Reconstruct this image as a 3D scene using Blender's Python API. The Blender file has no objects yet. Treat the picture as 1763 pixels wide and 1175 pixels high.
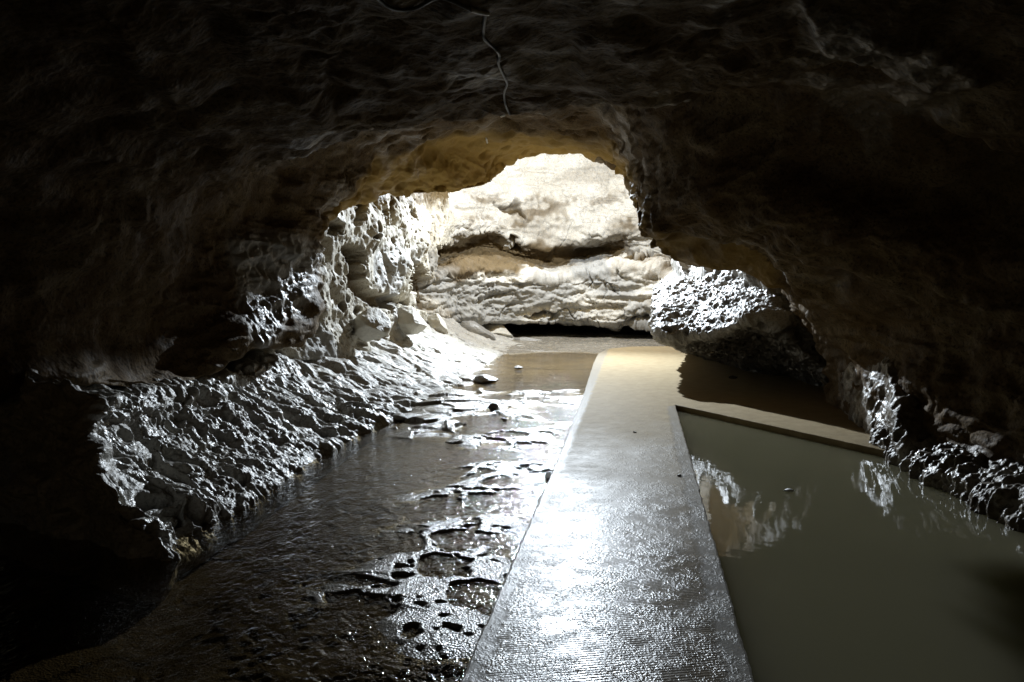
import bpy, bmesh, math, random
import numpy as np
from mathutils import Vector
from mathutils.bvhtree import BVHTree
sc = bpy.context.scene
C = sc.collection
PI = math.pi
# ------------------------------------------------------------------ camera, world, light, exposure
F = 1350.0; HC = 1.6; PITCH = math.atan((587.5 - 477.0) / F)
cd = bpy.data.cameras.new('camera'); cam = bpy.data.objects.new('camera', cd); C.objects.link(cam)
cd.sensor_width = 36.0; cd.lens = 36.0 * F / 1763.0; cd.clip_start = 0.05; cd.clip_end = 200.0
cam.location = (0, 0, HC); cam.rotation_euler = (PI / 2 - PITCH, 0, 0)
sc.camera = cam
w = bpy.data.worlds.new("World"); sc.world = w; w.use_nodes = True
wn = w.node_tree; bg = wn.nodes['Background']
sky = wn.nodes.new('ShaderNodeTexSky'); sky.sky_type = 'NISHITA'; sky.sun_disc = False
sky.sun_elevation = math.radians(12); sky.sun_rotation = math.radians(180)
wn.links.new(sky.outputs[0], bg.inputs[0]); bg.inputs[1].default_value = 0.004
LAMP = (1.15, 18.6, 4.75)
def lamp(name, loc, power, radius, col):
    l = bpy.data.lights.new(name, 'POINT'); l.energy = power; l.shadow_soft_size = radius; l.color = col
    o = bpy.data.objects.new(name, l); o.location = loc; C.objects.link(o); return o
lamp('cave_lamp', LAMP, 1600.0, 0.10, (0.88, 0.94, 1.0))
fl_ = bpy.data.lights.new('added_spot', 'SPOT'); fl_.energy = 6300.0; fl_.shadow_soft_size = 0.10; fl_.color = (0.80, 0.90, 1.0)  # added second source: extra light towards the bank and walkway
fl_.spot_size = math.radians(125); fl_.spot_blend = 0.7
fo_ = bpy.data.objects.new('added_spot', fl_); fo_.location = LAMP; C.objects.link(fo_)
fo_.rotation_euler = Vector((-.06, -1, -.22)).to_track_quat('-Z', 'Y').to_euler()
sc.view_settings.view_transform = 'Standard'; sc.view_settings.look = 'None'
sc.view_settings.exposure = 0.0; sc.view_settings.gamma = 1.0
cy = sc.cycles
cy.max_bounces = 8; cy.diffuse_bounces = 6; cy.glossy_bounces = 4; cy.transparent_max_bounces = 8
cy.sample_clamp_indirect = 4.0; cy.caustics_reflective = False; cy.caustics_refractive = False
cy.use_denoising = True
# ------------------------------------------------------------------ maths helpers
cp, sp = math.cos(PITCH), math.sin(PITCH)
def P(px, py, Y):
    a = (px - 881.5) / F; b = -(py - 587.5) / F
    dx, dy, dz = a, cp + b * sp, -sp + b * cp
    k = Y / dy
    return (dx * k, Y, HC + dz * k)
def G(px, py, z=0.0):                       # pixel on a horizontal plane of height z
    a = (px - 881.5) / F; b = -(py - 587.5) / F
    dx, dy, dz = a, cp + b * sp, -sp + b * cp
    k = (z - HC) / dz
    return (dx * k, dy * k, z)
def proj(V):
    X = V[..., 0]; Y = V[..., 1]; Z = V[..., 2] - HC
    d = np.maximum(Y * cp - Z * sp, 0.05); u = Y * sp + Z * cp
    return 881.5 + F * X / d, 587.5 - F * u / d
def sstep(a, b, x):
    t = np.clip((x - a) / (b - a), 0, 1); return t * t * (3 - 2 * t)
def _h(ix, iy, iz, s):
    n = (ix * np.uint32(374761393) + iy * np.uint32(668265263) + iz * np.uint32(2147483647) + np.uint32((s * 974711 + 12345) & 0xffffffff))
    n = (n ^ (n >> np.uint32(13))) * np.uint32(1274126177)
    n = (n ^ (n >> np.uint32(15))) * np.uint32(2246822519)
    return n ^ (n >> np.uint32(16))
def noise(V, seed=0):                       # 3-D value-gradient noise, about -1..1
    f = np.floor(V); t = (V - f).astype(np.float32); i = f.astype(np.int64).astype(np.uint32)
    x, y, z = t[..., 0], t[..., 1], t[..., 2]
    u = t * t * t * (t * (t * 6 - 15) + 10)
    r = None; vals = []
    for dx in (0, 1):
        for dy in (0, 1):
            for dz in (0, 1):
                h = _h(i[..., 0] + np.uint32(dx), i[..., 1] + np.uint32(dy), i[..., 2] + np.uint32(dz), seed)
                gx = (h & np.uint32(1023)).astype(np.float32) / 511.5 - 1
                gy = ((h >> np.uint32(10)) & np.uint32(1023)).astype(np.float32) / 511.5 - 1
                gz = ((h >> np.uint32(20)) & np.uint32(1023)).astype(np.float32) / 511.5 - 1
                vals.append(gx * (x - dx) + gy * (y - dy) + gz * (z - dz))
    ux, uy, uz = u[..., 0], u[..., 1], u[..., 2]
    def L(a, b, k): return a + (b - a) * k
    a = L(L(vals[0], vals[1], uz), L(vals[2], vals[3], uz), uy)
    b = L(L(vals[4], vals[5], uz), L(vals[6], vals[7], uz), uy)
    return L(a, b, ux) * 1.5
def fbm(V, freq, octv=4, seed=0, gain=0.5, lac=2.03, ridge=False):
    out = 0; amp = 1.0; V = V * np.float32(freq); tot = 0
    for k in range(octv):
        n = noise(V + np.float32(17.3 * k), seed + k)
        if ridge: n = 1 - 2 * np.abs(n)
        out = out + amp * n; tot += amp; amp *= gain; V = V * np.float32(lac)
    return out / tot
def worley(V, freq, seed=0):                # F1, F2, cell id value
    V = V * np.float32(freq); f = np.floor(V); i = f.astype(np.int64).astype(np.uint32); t = (V - f).astype(np.float32)
    F1 = np.full(V.shape[:-1], 9.0, np.float32); F2 = F1.copy(); ID = F1 * 0
    for dx in (-1, 0, 1):
        for dy in (-1, 0, 1):
            for dz in (-1, 0, 1):
                with np.errstate(over='ignore'):
                    h = _h(i[..., 0] + np.uint32(dx & 0xffffffff), i[..., 1] + np.uint32(dy & 0xffffffff), i[..., 2] + np.uint32(dz & 0xffffffff), seed)
                px = (h & np.uint32(1023)).astype(np.float32) / 1023 + dx - t[..., 0]
                py = ((h >> np.uint32(10)) & np.uint32(1023)).astype(np.float32) / 1023 + dy - t[..., 1]
                pz = ((h >> np.uint32(20)) & np.uint32(1023)).astype(np.float32) / 1023 + dz - t[..., 2]
                d = np.sqrt(px * px + py * py + pz * pz)
                m = d < F1
                F2 = np.where(m, F1, np.minimum(F2, d)); F1 = np.where(m, d, F1)
                ID = np.where(m, (h & np.uint32(255)).astype(np.float32) / 255, ID)
    return F1, F2, ID
def resample(A, n, axis, wgt):
    A = np.moveaxis(A, axis, 0); k = A.shape[0]
    c = np.concatenate([[0], np.cumsum(wgt)]); c = c / c[-1]
    s = np.linspace(0, 1, n); seg = np.clip(np.searchsorted(c, s, side='right') - 1, 0, k - 2)
    t = (s - c[seg]) / (c[seg + 1] - c[seg]); t = t.reshape((-1,) + (1,) * (A.ndim - 1))
    p1 = A[seg]; p2 = A[seg + 1]; p0 = A[np.maximum(seg - 1, 0)]; p3 = A[np.minimum(seg + 2, k - 1)]
    m1 = (p2 - p0) * 0.5; m2 = (p3 - p1) * 0.5
    t2 = t * t; t3 = t2 * t
    R = (2 * t3 - 3 * t2 + 1) * p1 + (t3 - 2 * t2 + t) * m1 + (-2 * t3 + 3 * t2) * p2 + (t3 - t2) * m2
    return np.moveaxis(R, 0, axis)
def loft(grid, nu, nv):                     # grid [rows][cols](x,y,z) -> dense points, spread by apparent size
    A = np.array(grid, np.float64)
    def wg(ax):
        d = np.linalg.norm(np.diff(A, axis=ax), axis=2)
        mid = (np.take(A, range(A.shape[ax] - 1), ax) + np.take(A, range(1, A.shape[ax]), ax)) / 2 - np.array([0, 0, HC])
        q = d / np.maximum(np.linalg.norm(mid, axis=2), 2.5)
        vis = np.where(mid[..., 1] > 1.5, 1.0, 0.25)
        return (q * vis).mean(axis=1 - ax) + 1e-3
    B = resample(A, nu, 0, wg(0)); B = resample(B, nv, 1, wg(1))
    return B.astype(np.float32)
def normals(V, flip):
    du = np.gradient(V, axis=0); dv = np.gradient(V, axis=1)
    n = np.cross(du, dv); n /= np.maximum(np.linalg.norm(n, axis=2, keepdims=True), 1e-9)
    return (-n if flip else n).astype(np.float32)
def pmask(px, py, poly, soft, wob=None):    # 1 inside an outline, soft edge, optional wobble in pixels
    x = px if wob is None else px + wob; y = py if wob is None else py + wob * 0.7
    ins = np.zeros(px.shape, bool); dm = np.full(px.shape, 1e9, np.float32); n = len(poly)
    for k in range(n):
        x0, y0 = poly[k]; x1, y1 = poly[(k + 1) % n]
        c = ((y0 > y) != (y1 > y)) & (x < (x1 - x0) * (y - y0) / ((y1 - y0) or 1e-9) + x0)
        ins ^= c
        ex, ey = x1 - x0, y1 - y0; tt = np.clip(((x - x0) * ex + (y - y0) * ey) / (ex * ex + ey * ey + 1e-9), 0, 1)
        dm = np.minimum(dm, np.hypot(x - x0 - tt * ex, y - y0 - tt * ey))
    sd = np.where(ins, dm, -dm)
    return sstep(-soft, soft, sd)
def mkmesh(name, V, F4, mat, attrs=None, smooth=True, parent=None):
    me = bpy.data.meshes.new(name); V = np.ascontiguousarray(V.reshape(-1, 3), np.float32); F4 = np.ascontiguousarray(F4, np.int32)
    me.vertices.add(len(V)); me.vertices.foreach_set('co', V.ravel())
    me.loops.add(F4.size); me.loops.foreach_set('vertex_index', F4.ravel())
    me.polygons.add(len(F4)); me.polygons.foreach_set('loop_start', np.arange(0, F4.size, F4.shape[1], dtype=np.int32))
    me.update(calc_edges=True); me.validate()
    if smooth: me.polygons.foreach_set('use_smooth', np.ones(len(F4), bool))
    for k, a in (attrs or {}).items():
        at = me.attributes.new(k, 'FLOAT', 'POINT'); at.data.foreach_set('value', np.ascontiguousarray(a, np.float32).ravel())
    me.materials.append(mat)
    o = bpy.data.objects.new(name, me); C.objects.link(o)
    if parent: o.parent = parent
    return o
def gridfaces(nu, nv, flip=False):
    i = np.arange(nu * nv).reshape(nu, nv)
    q = np.stack([i[:-1, :-1], i[1:, :-1], i[1:, 1:], i[:-1, 1:]], -1).reshape(-1, 4)
    return q[:, ::-1] if flip else q
def gridmesh(name, V, mat, attrs=None, flip=False, **k):
    return mkmesh(name, V, gridfaces(V.shape[0], V.shape[1], flip), mat, attrs, **k)
def tag(o, label=None, cat=None, group=None, kind=None):
    for k, v in (('label', label), ('category', cat), ('group', group), ('kind', kind)):
        if v: o[k] = v
    return o
# ------------------------------------------------------------------ materials
class M:
    def __init__(s, name):
        s.m = bpy.data.materials.new(name); s.m.use_nodes = True; s.nt = s.m.node_tree
        s.b = s.nt.nodes['Principled BSDF']; s.out = s.nt.nodes['Material Output']
        s.tc = s.nt.nodes.new('ShaderNodeTexCoord').outputs['Object']
    def n(s, t, **k):
        x = s.nt.nodes.new(t)
        for a, v in k.items(): setattr(x, a, v)
        return x
    def l(s, a, b): s.nt.links.new(a, b)
    def mapv(s, scale, rot=(0, 0, 0)):
        m = s.n('ShaderNodeMapping'); s.l(s.tc, m.inputs[0]); m.inputs['Scale'].default_value = scale; m.inputs['Rotation'].default_value = rot
        return m.outputs[0]
    def noise(s, sc_, det=6, rough=0.6, vec=None, dist=0.0):
        x = s.n('ShaderNodeTexNoise'); s.l(vec or s.tc, x.inputs['Vector']); x.inputs['Scale'].default_value = sc_
        x.inputs['Detail'].default_value = det; x.inputs['Roughness'].default_value = rough; x.inputs['Distortion'].default_value = dist
        return x.outputs['Fac']
    def vor(s, sc_, vec=None, feature='F1', rnd=1.0):
        x = s.n('ShaderNodeTexVoronoi', feature=feature); s.l(vec or s.tc, x.inputs['Vector']); x.inputs['Scale'].default_value = sc_
        x.inputs['Randomness'].default_value = rnd
        return x.outputs['Distance']
    def ramp(s, f, stops, interp='LINEAR'):
        x = s.n('ShaderNodeValToRGB'); s.l(f, x.inputs[0]); e = x.color_ramp; e.interpolation = interp
        while len(e.elements) < len(stops): e.elements.new(0.5)
        for q, (p_, c) in zip(e.elements, stops):
            q.position = p_; q.color = (c, c, c, 1) if isinstance(c, (int, float)) else (*c, 1)
        return x.outputs[0]
    def mix(s, f, a, b, mode='MIX'):
        x = s.n('ShaderNodeMix', data_type='RGBA', blend_type=mode)
        if isinstance(f, (int, float)): x.inputs[0].default_value = f
        else: s.l(f, x.inputs[0])
        for v, i in ((a, 6), (b, 7)):
            if isinstance(v, tuple): x.inputs[i].default_value = (*v, 1)
            else: s.l(v, x.inputs[i])
        return x.outputs[2]
    def math(s, op, a, b=None, c=None):
        x = s.n('ShaderNodeMath', operation=op)
        for i, v in enumerate((a, b, c)):
            if v is None: continue
            if isinstance(v, (int, float)): x.inputs[i].default_value = v
            else: s.l(v, x.inputs[i])
        return x.outputs[0]
    def attr(s, name): return s.n('ShaderNodeAttribute', attribute_name=name).outputs['Fac']
    def sep(s, i): 
        x = s.n('ShaderNodeSeparateXYZ'); s.l(s.tc, x.inputs[0]); return x.outputs[i]
    def bump(s, h, strength, dist, prev=None):
        x = s.n('ShaderNodeBump'); s.l(h, x.inputs['Height']); x.inputs['Strength'].default_value = strength; x.inputs['Distance'].default_value = dist
        if prev: s.l(prev, x.inputs['Normal'])
        return x.outputs[0]
    def fin(s, col=None, rough=None, nrm=None, spec=0.5):
        for v, i in ((col, 'Base Color'), (rough, 'Roughness')):
            if v is None: continue
            if isinstance(v, tuple): s.b.inputs[i].default_value = (*v, 1)
            elif isinstance(v, (int, float)): s.b.inputs[i].default_value = v
            else: s.l(v, s.b.inputs[i])
        if nrm: s.l(nrm, s.b.inputs['Normal'])
        s.b.inputs['Specular IOR Level'].default_value = spec
        return s.m
def rock_mat(name, tones, ochre_shading, wetlo, wethi, bsc=1.0, wetattr=True, spec=0.5, ochre_attr=True, speck=0.5, relief=1.0, fineb=1.0, wspec=0.5):
    m = M(name)
    n1 = m.noise(1.3, 8, 0.65, dist=0.4); n2 = m.noise(7.0, 6, 0.7)
    col = m.ramp(n1, [(0.30, tones[0]), (0.48, tones[1]), (0.62, tones[2]), (0.75, tones[1])])
    col = m.mix(m.ramp(n2, [(0.35, 0.0), (0.65, speck)]), col, tones[3])
    fine = m.noise(38.0, 4, 0.7)
    col = m.mix(m.ramp(fine, [(0.36, 0.75), (0.5, 0.0)]), col, tones[4])
    if ochre_attr:
        col = m.mix(m.attr('ochre_shading'), col, m.mix(n2, ochre_shading, tuple(c * 0.6 for c in ochre_shading)))  # rock ochre; on some meshes it also carries painted light and shade
        col = m.mix(m.attr('grey'), col, m.mix(n2, (0.20, 0.20, 0.19), (0.32, 0.31, 0.29)))
    wn_ = m.noise(3.1, 5, 0.6)
    rg = m.ramp(wn_, [(0.38, wetlo), (0.62, wethi)])
    if wetattr:
        rg = m.mix(m.attr('wet'), rg, m.ramp(m.noise(5.0, 5, 0.7), [(.35, .25), (.62, .62)]))
    h1 = m.noise(14 * bsc, 5, 0.5); h2 = m.vor(55 * bsc); h3 = m.noise(120 * bsc, 3, 0.6)
    nb = m.bump(h1, 0.8 * relief, 0.018 / bsc); nb = m.bump(h2, 0.5 * relief, 0.0045 * fineb / bsc, nb); nb = m.bump(h3, 0.5 * relief, 0.0022 * fineb / bsc, nb)
    m.fin(col, rg, nb, spec)
    if wetattr: m.l(m.math('MULTIPLY_ADD', m.attr('wet'), wspec - spec, spec), m.b.inputs['Specular IOR Level'])
    return m.m
mat_pale = rock_mat('pale_limestone', [(0.52, 0.485, 0.41), (0.64, 0.61, 0.54), (0.70, 0.68, 0.62), (0.45, 0.44, 0.42), (0.30, 0.26, 0.20)], (0.15, 0.105, 0.05), 0.6, 0.85, 0.6, spec=.3)
mat_slope = rock_mat('wet_grey_limestone', [(0.34, 0.325, 0.295), (0.45, 0.43, 0.39), (0.52, 0.50, 0.44), (0.29, 0.27, 0.235), (0.10, 0.09, 0.075)], (0.2, 0.15, 0.07), 0.42, 0.75, 1.0, relief=.8, fineb=2.0, spec=.3, wspec=.45)
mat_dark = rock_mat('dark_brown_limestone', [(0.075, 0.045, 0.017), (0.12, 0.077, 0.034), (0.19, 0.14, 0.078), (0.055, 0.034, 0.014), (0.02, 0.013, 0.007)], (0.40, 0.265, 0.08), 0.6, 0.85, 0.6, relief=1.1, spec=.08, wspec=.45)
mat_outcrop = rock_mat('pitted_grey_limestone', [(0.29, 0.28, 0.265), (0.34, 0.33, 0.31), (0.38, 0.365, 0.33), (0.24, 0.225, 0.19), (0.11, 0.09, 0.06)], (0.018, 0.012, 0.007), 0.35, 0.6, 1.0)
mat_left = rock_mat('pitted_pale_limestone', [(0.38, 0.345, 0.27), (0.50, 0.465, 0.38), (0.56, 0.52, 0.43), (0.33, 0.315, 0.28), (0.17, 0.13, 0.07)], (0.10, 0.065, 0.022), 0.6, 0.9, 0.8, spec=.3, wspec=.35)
mat_wall = rock_mat('wet_brown_limestone', [(0.20, 0.175, 0.14), (0.30, 0.275, 0.235), (0.40, 0.375, 0.33), (0.17, 0.14, 0.10), (0.06, 0.045, 0.03)], (0.08, 0.055, 0.03), 0.3, 0.55, 1.0, relief=.8, fineb=1.6, spec=.3, wspec=.75)
# stream bed
m = M('stream_bed_rock')
n1 = m.noise(1.1, 6, 0.6); n2 = m.noise(9, 6, 0.7)
col = m.ramp(n1, [(0.3, (0.20, 0.16, 0.095)), (0.5, (0.30, 0.245, 0.15)), (0.7, (0.38, 0.32, 0.21))])
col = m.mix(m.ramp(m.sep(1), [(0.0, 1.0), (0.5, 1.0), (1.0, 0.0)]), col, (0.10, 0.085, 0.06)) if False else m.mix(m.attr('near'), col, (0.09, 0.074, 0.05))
col = m.mix(m.attr('slab'), col, m.ramp(n2, [(0.3, (0.15, 0.14, 0.12)), (0.7, (0.27, 0.25, 0.22))]))
h1 = m.noise(22, 3, 0.5); h2 = m.vor(85); nb = m.bump(h1, 0.5, 0.006); nb = m.bump(h2, 0.9, 0.0045, nb); nb = m.bump(m.noise(160, 2, 0.5), 0.8, 0.002, nb)
mat_bed = m.fin(col, m.ramp(n2, [(0.3, 0.16), (0.7, 0.34)]), nb)
m.l(m.math('MULTIPLY', m.attr('dry'), 0.5), m.b.inputs['Specular IOR Level'])
# concrete walkway
m = M('wet_broomed_concrete')
n1 = m.noise(0.9, 6, 0.6); n2 = m.noise(6, 6, 0.65); y = m.sep(1)
base = m.ramp(n2, [(0.3, (0.085, 0.068, 0.045)), (0.7, (0.155, 0.128, 0.092))])
silt = m.math('ADD', y, m.math('MULTIPLY', m.math('SUBTRACT', n1, 0.5), 5.0))
sf = m.n('ShaderNodeMapRange'); m.l(silt, sf.inputs[0]); sf.inputs[1].default_value = 3.9; sf.inputs[2].default_value = 8.2
col = m.mix(sf.outputs[0], base, m.ramp(n2, [(0.3, (0.30, 0.235, 0.14)), (0.7, (0.38, 0.305, 0.19))]))
vrot = m.mapv((1, 1, 1), (0, 0, -0.16))
wv = m.n('ShaderNodeTexWave', wave_type='BANDS', bands_direction='Y'); m.l(vrot, wv.inputs[0])
wv.inputs['Scale'].default_value = 16.0; wv.inputs['Distortion'].default_value = 1.6; wv.inputs['Detail'].default_value = 3; wv.inputs['Detail Scale'].default_value = 2.0
streak = m.noise(14, 4, 0.6, vec=m.mapv((0.12, 1, 1), (0, 0, -0.16)))
xx = m.sep(0)
dl = m.math('SUBTRACT', xx, m.math('MULTIPLY_ADD', y, 0.158, -0.70)); dr = m.math('SUBTRACT', m.math('MULTIPLY_ADD', y, 0.162, 0.46), xx)
dr = m.math('ADD', m.math('ABSOLUTE', dr), m.math('MAXIMUM', m.math('SUBTRACT', y, 9.6), 0.0))
near_ = m.math('MINIMUM', dl, dr); near_ = m.math('ADD', near_, m.math('MULTIPLY', m.math('SUBTRACT', n2, 0.5), 0.12))
edge = m.ramp(near_, [(0.08, 1.0), (0.12, 0.0)])   #                     # 1 in the trowelled margins
inner = m.math('SUBTRACT', 1.0, edge)
h = m.math('ADD', m.math('MULTIPLY', wv.outputs['Fac'], 0.35), streak)
h = m.math('MULTIPLY', h, inner)
g1 = m.noise(55, 2, 0.5)
gm = m.ramp(m.noise(5.0, 6, 0.75), [(0.46, 0.12), (0.60, 1.0)])
g2 = m.math('MULTIPLY', m.vor(85), gm); g3 = m.math('MULTIPLY', m.noise(150, 2, 0.5), gm)
nb = m.bump(h, 0.6, 0.0032); nb = m.bump(g1, 0.9, 0.0010, nb); nb = m.bump(g2, 0.9, 0.0028, nb); nb = m.bump(g3, 0.8, 0.0016, nb)
col = m.mix(m.math('MULTIPLY', edge, 0.6), col, (0.22, 0.21, 0.19))
rg = m.ramp(m.noise(3.5, 5, 0.65), [(0.35, 0.17), (0.65, 0.31)])
rg = m.mix(sf.outputs[0], rg, (0.62,) * 3)
rg = m.mix(m.math('MULTIPLY', edge, 0.7), rg, (0.38,) * 3)
mat_conc = m.fin(col, rg, nb)
m.l(m.math('MULTIPLY_ADD', sf.outputs[0], -0.07, 0.092), m.b.inputs['Specular IOR Level'])
# water over the bed: see-through with a Fresnel mirror
def water_mat(name, tint, bumps, glo=0.03, murk=None):
    m = M(name)
    nb = None
    for (s, d, st, stretch) in bumps:
        nb = m.bump(m.noise(s, 3, 0.55, vec=m.mapv(stretch), dist=0.6), st, d, nb)
    if murk:
        nz = m.noise(0.7, 4, 0.5)
        m.l(m.mix(nz, murk[0], murk[1]), m.b.inputs['Base Color']); m.b.inputs['Roughness'].default_value = glo; m.b.inputs['Subsurface Weight'].default_value = 1.0; m.b.inputs['Subsurface Radius'].default_value = (1.0, 1.0, 0.7); m.b.inputs['Subsurface Scale'].default_value = 0.6; m.b.subsurface_method = 'BURLEY'
        m.b.inputs['IOR'].default_value = 1.33
        m.l(nb, m.b.inputs['Normal']); return m.m
    gl = m.n('ShaderNodeBsdfGlossy'); gl.inputs['Roughness'].default_value = glo; m.l(nb, gl.inputs['Normal'])
    tr = m.n('ShaderNodeBsdfTransparent'); tr.inputs[0].default_value = (*tint, 1)
    ge = m.n('ShaderNodeNewGeometry'); dt = m.n('ShaderNodeVectorMath', operation='DOT_PRODUCT'); m.l(ge.outputs['Incoming'], dt.inputs[0]); m.l(nb, dt.inputs[1])
    cs = m.math('SUBTRACT', 1.0, m.math('MINIMUM', m.math('ABSOLUTE', dt.outputs['Value']), 1.0))
    frv = m.math('MULTIPLY_ADD', m.math('POWER', cs, 5.0), 0.9, 0.02)
    mx = m.n('ShaderNodeMixShader'); m.l(frv, mx.inputs[0]); m.l(tr.outputs[0], mx.inputs[1]); m.l(gl.outputs[0], mx.inputs[2])
    m.l(mx.outputs[0], m.out.inputs[0]); return m.m
mat_stream = water_mat('clear_stream_water', (0.64, 0.57, 0.43), [(2.2, 0.05, 0.5, (1, 0.5, 1)), (11, 0.026, 0.7, (1, 0.6, 1)), (30, 0.010, 0.7, (1, .8, 1))], 0.05)
mat_pool = water_mat('murky_olive_water', (0, 0, 0), [(1.5, 0.012, 0.2, (1, 1, 1)), (6, 0.003, 0.15, (1, 1, 1))], 0.03, ((0.165, 0.15, 0.09), (0.13, 0.12, 0.072)))
def simple_mat(name, c, r, bs=20, bd=0.01, bst=0.5):
    m = M(name); n_ = m.noise(bs, 5, 0.65)
    return m.fin(m.mix(n_, tuple(k * 0.7 for k in c), tuple(min(k * 1.3, 1) for k in c)), r, m.bump(n_, bst, bd))
mat_cable = simple_mat('grey_plastic_conduit', (0.10, 0.10, 0.098), 0.5, 60, 0.001, 0.2)
mat_clip = simple_mat('galvanised_metal', (0.55, 0.55, 0.53), 0.35, 60, 0.001, 0.2)
mat_stone_grey = simple_mat('wet_grey_stone', (0.24, 0.23, 0.21), 0.28, 25, 0.02, 0.7)
mat_stone_pale = simple_mat('pale_dry_stone', (0.48, 0.45, 0.38), 0.55, 18, 0.03, 0.7)
mat_stone_dark = simple_mat('dark_brown_stone', (0.07, 0.055, 0.04), 0.4, 25, 0.015, 0.7)
mat_foam = simple_mat('white_foam', (0.75, 0.76, 0.76), 0.4, 90, 0.004, 0.6)

# ------------------------------------------------------------------ main tunnel: near ceiling and both near walls
def XZ(Y, pts): return [(x, Y, z) for x, z in pts]
near = [(-3.6, -.5), (-3.5, .8), (-3.55, 1.4), (-3.3, 1.9), (-2.9, 2.25), (-2.2, 2.55), (-1.3, 2.72), (-.4, 2.8), (.5, 2.82), (1.4, 2.85), (2.2, 2.8), (2.9, 2.65), (3.5, 2.4), (3.95, 2.0), (4.15, 1.5), (4.2, 1.0), (4.15, .6), (4.0, .1), (3.9, -.6)]
rowm = XZ(-5, near)
row0 = XZ(-1, near)
row2 = XZ(2.5, [(-3.5, -.5), (-3.4, .7), (-3.5, 1.3), (-3.2, 1.8), (-2.8, 2.15), (-2.1, 2.5), (-1.3, 2.68), (-.4, 2.75), (.5, 2.8), (1.3, 2.85), (2.0, 2.85), (2.7, 2.8), (3.3, 2.5), (3.8, 2.0), (4.1, 1.5), (4.15, 1.0), (4.1, .6), (3.95, .1), (3.85, -.6)])
row3 = XZ(4.4, [(-3.7, -.5), (-3.5, .85), (-3.4, 1.3), (-3.1, 1.85), (-2.6, 2.25), (-1.9, 2.55), (-1.2, 2.7), (-.4, 2.8), (.5, 2.9), (1.3, 2.95), (2.1, 2.9), (2.8, 2.75), (3.4, 2.45), (3.85, 1.95), (4.1, 1.45), (4.1, 1.0), (4.0, .6), (3.85, .1), (3.8, -.6)])
row4 = [(-4.4, 5.3, .95), P(150, 672, 5.7), P(110, 570, 5.7), (-2.75, 5.7, 1.85), (-2.3, 6, 2.3), (-1.7, 6.2, 2.6), (-1.0, 6.3, 2.75), (-.3, 6.3, 2.9), (.5, 6.3, 3.0), (1.2, 6.3, 3.0), (1.9, 6.3, 2.9), (2.5, 6.2, 2.65), (3.1, 6.2, 2.35), (3.6, 6.1, 1.95), (3.9, 6, 1.45), (3.95, 6, 1.0), (3.85, 6, .6), (3.7, 6, .1), (3.75, 6, -.6)]
row5 = [(-4.6, 7.0, 1.05), P(300, 668, 6.9), P(270, 575, 7), P(330, 440, 7.4), P(400, 330, 7.9), P(500, 250, 8.3), P(640, 200, 8.7), P(780, 165, 9), P(900, 150, 9), P(1040, 165, 9), P(1150, 205, 7.8), P(1250, 280, 7.3), P(1330, 340, 7.1), P(1420, 400, 7.0), P(1500, 480, 7.2), P(1530, 560, 7.7), P(1540, 640, 7.6), P(1545, 740, 7.5), (3.9, 7.5, -.6)]
lip = [(-4.6, 8.0, 1.1), P(432, 604, 8.0), P(425, 500, 8.3), P(500, 405, 9), P(572, 343, 10), P(660, 288, 11), P(760, 250, 12), P(860, 238, 12.5), P(960, 243, 12.5), P(1040, 262, 12.5), P(1085, 310, 10.6), P(1108, 395, 9.2), P(1190, 408, 8.6), P(1262, 415, 8.3), P(1340, 450, 8.1), P(1410, 540, 8.8), P(1440, 620, 9.5), P(1450, 700, 9.3), (4.2, 9.2, -.6)]
brn1 = [(-4.4, 8.8, 1.2), P(470, 600, 8.5), P(490, 495, 9.0), P(535, 400, 9.6), P(592, 335, 10.8), P(690, 304, 11.8), P(790, 277, 13.0), P(870, 258, 13.9), P(955, 252, 14.5), P(1035, 264, 14.4), P(1090, 298, 12.0), P(1116, 380, 9.8), P(1185, 400, 9.3), P(1262, 420, 8.9), P(1345, 462, 8.7), P(1400, 540, 9.1), P(1410, 620, 11), P(1415, 690, 11), (4.4, 11, -.6)]
brn2 = [(-4.2, 9.8, 1.2), P(515, 592, 9.0), P(545, 480, 9.8), P(560, 390, 10.3), P(602, 350, 11.3), P(715, 337, 12.7), P(825, 321, 13.9), P(880, 283, 15.0), P(945, 267, 15.4), P(1025, 276, 15.4), P(1085, 312, 13.4), P(1128, 412, 10.2), P(1172, 452, 9.9), P(1255, 462, 9.5), P(1335, 492, 9.3), P(1385, 540, 10.0), P(1385, 610, 13), P(1380, 680, 13), (4.6, 13, -.6)]
def up(r, dy, dz, dx=0.0): return [(x + dx * (j - 9) * 0.1, y + dy, max(z, z * 0 + z + dz)) for j, (x, y, z) in enumerate(r)]
brn3 = [(-4.2, 10.4, 1.2), P(520, 590, 9.6), P(530, 480, 10.4), P(540, 380, 11), P(600, 330, 12.3)] + [(x, y + .25, z + .5) for x, y, z in brn2[5:12]] + [(x + .15, y + .3, z + .9) for x, y, z in brn2[12:15]] + [(4.7, 15, 1.2), (4.8, 15, .8), (4.8, 15, .2), (4.8, 15, -.6)]
brn4 = [(-4.4, 11.4, 1.2), (-3.6, 11, 1), (-3.6, 11.5, 2), (-3.4, 12, 3), (-3.0, 13.2, 4.2), (-2.4, 14.2, 4.9), (-1.4, 15.0, 5.4), (-.2, 16, 5.9), (1, 16.3, 6.2), (2.2, 16.3, 6.2), (3.2, 15.8, 5.6), (3.9, 15.6, 4.8), (4.3, 16, 4), (4.8, 15.8, 3.2), (4.9, 15.8, 2.2), (4.9, 16, 1.2), (5, 16, .8), (5, 16, .2), (5, 16, -.6)]
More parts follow.
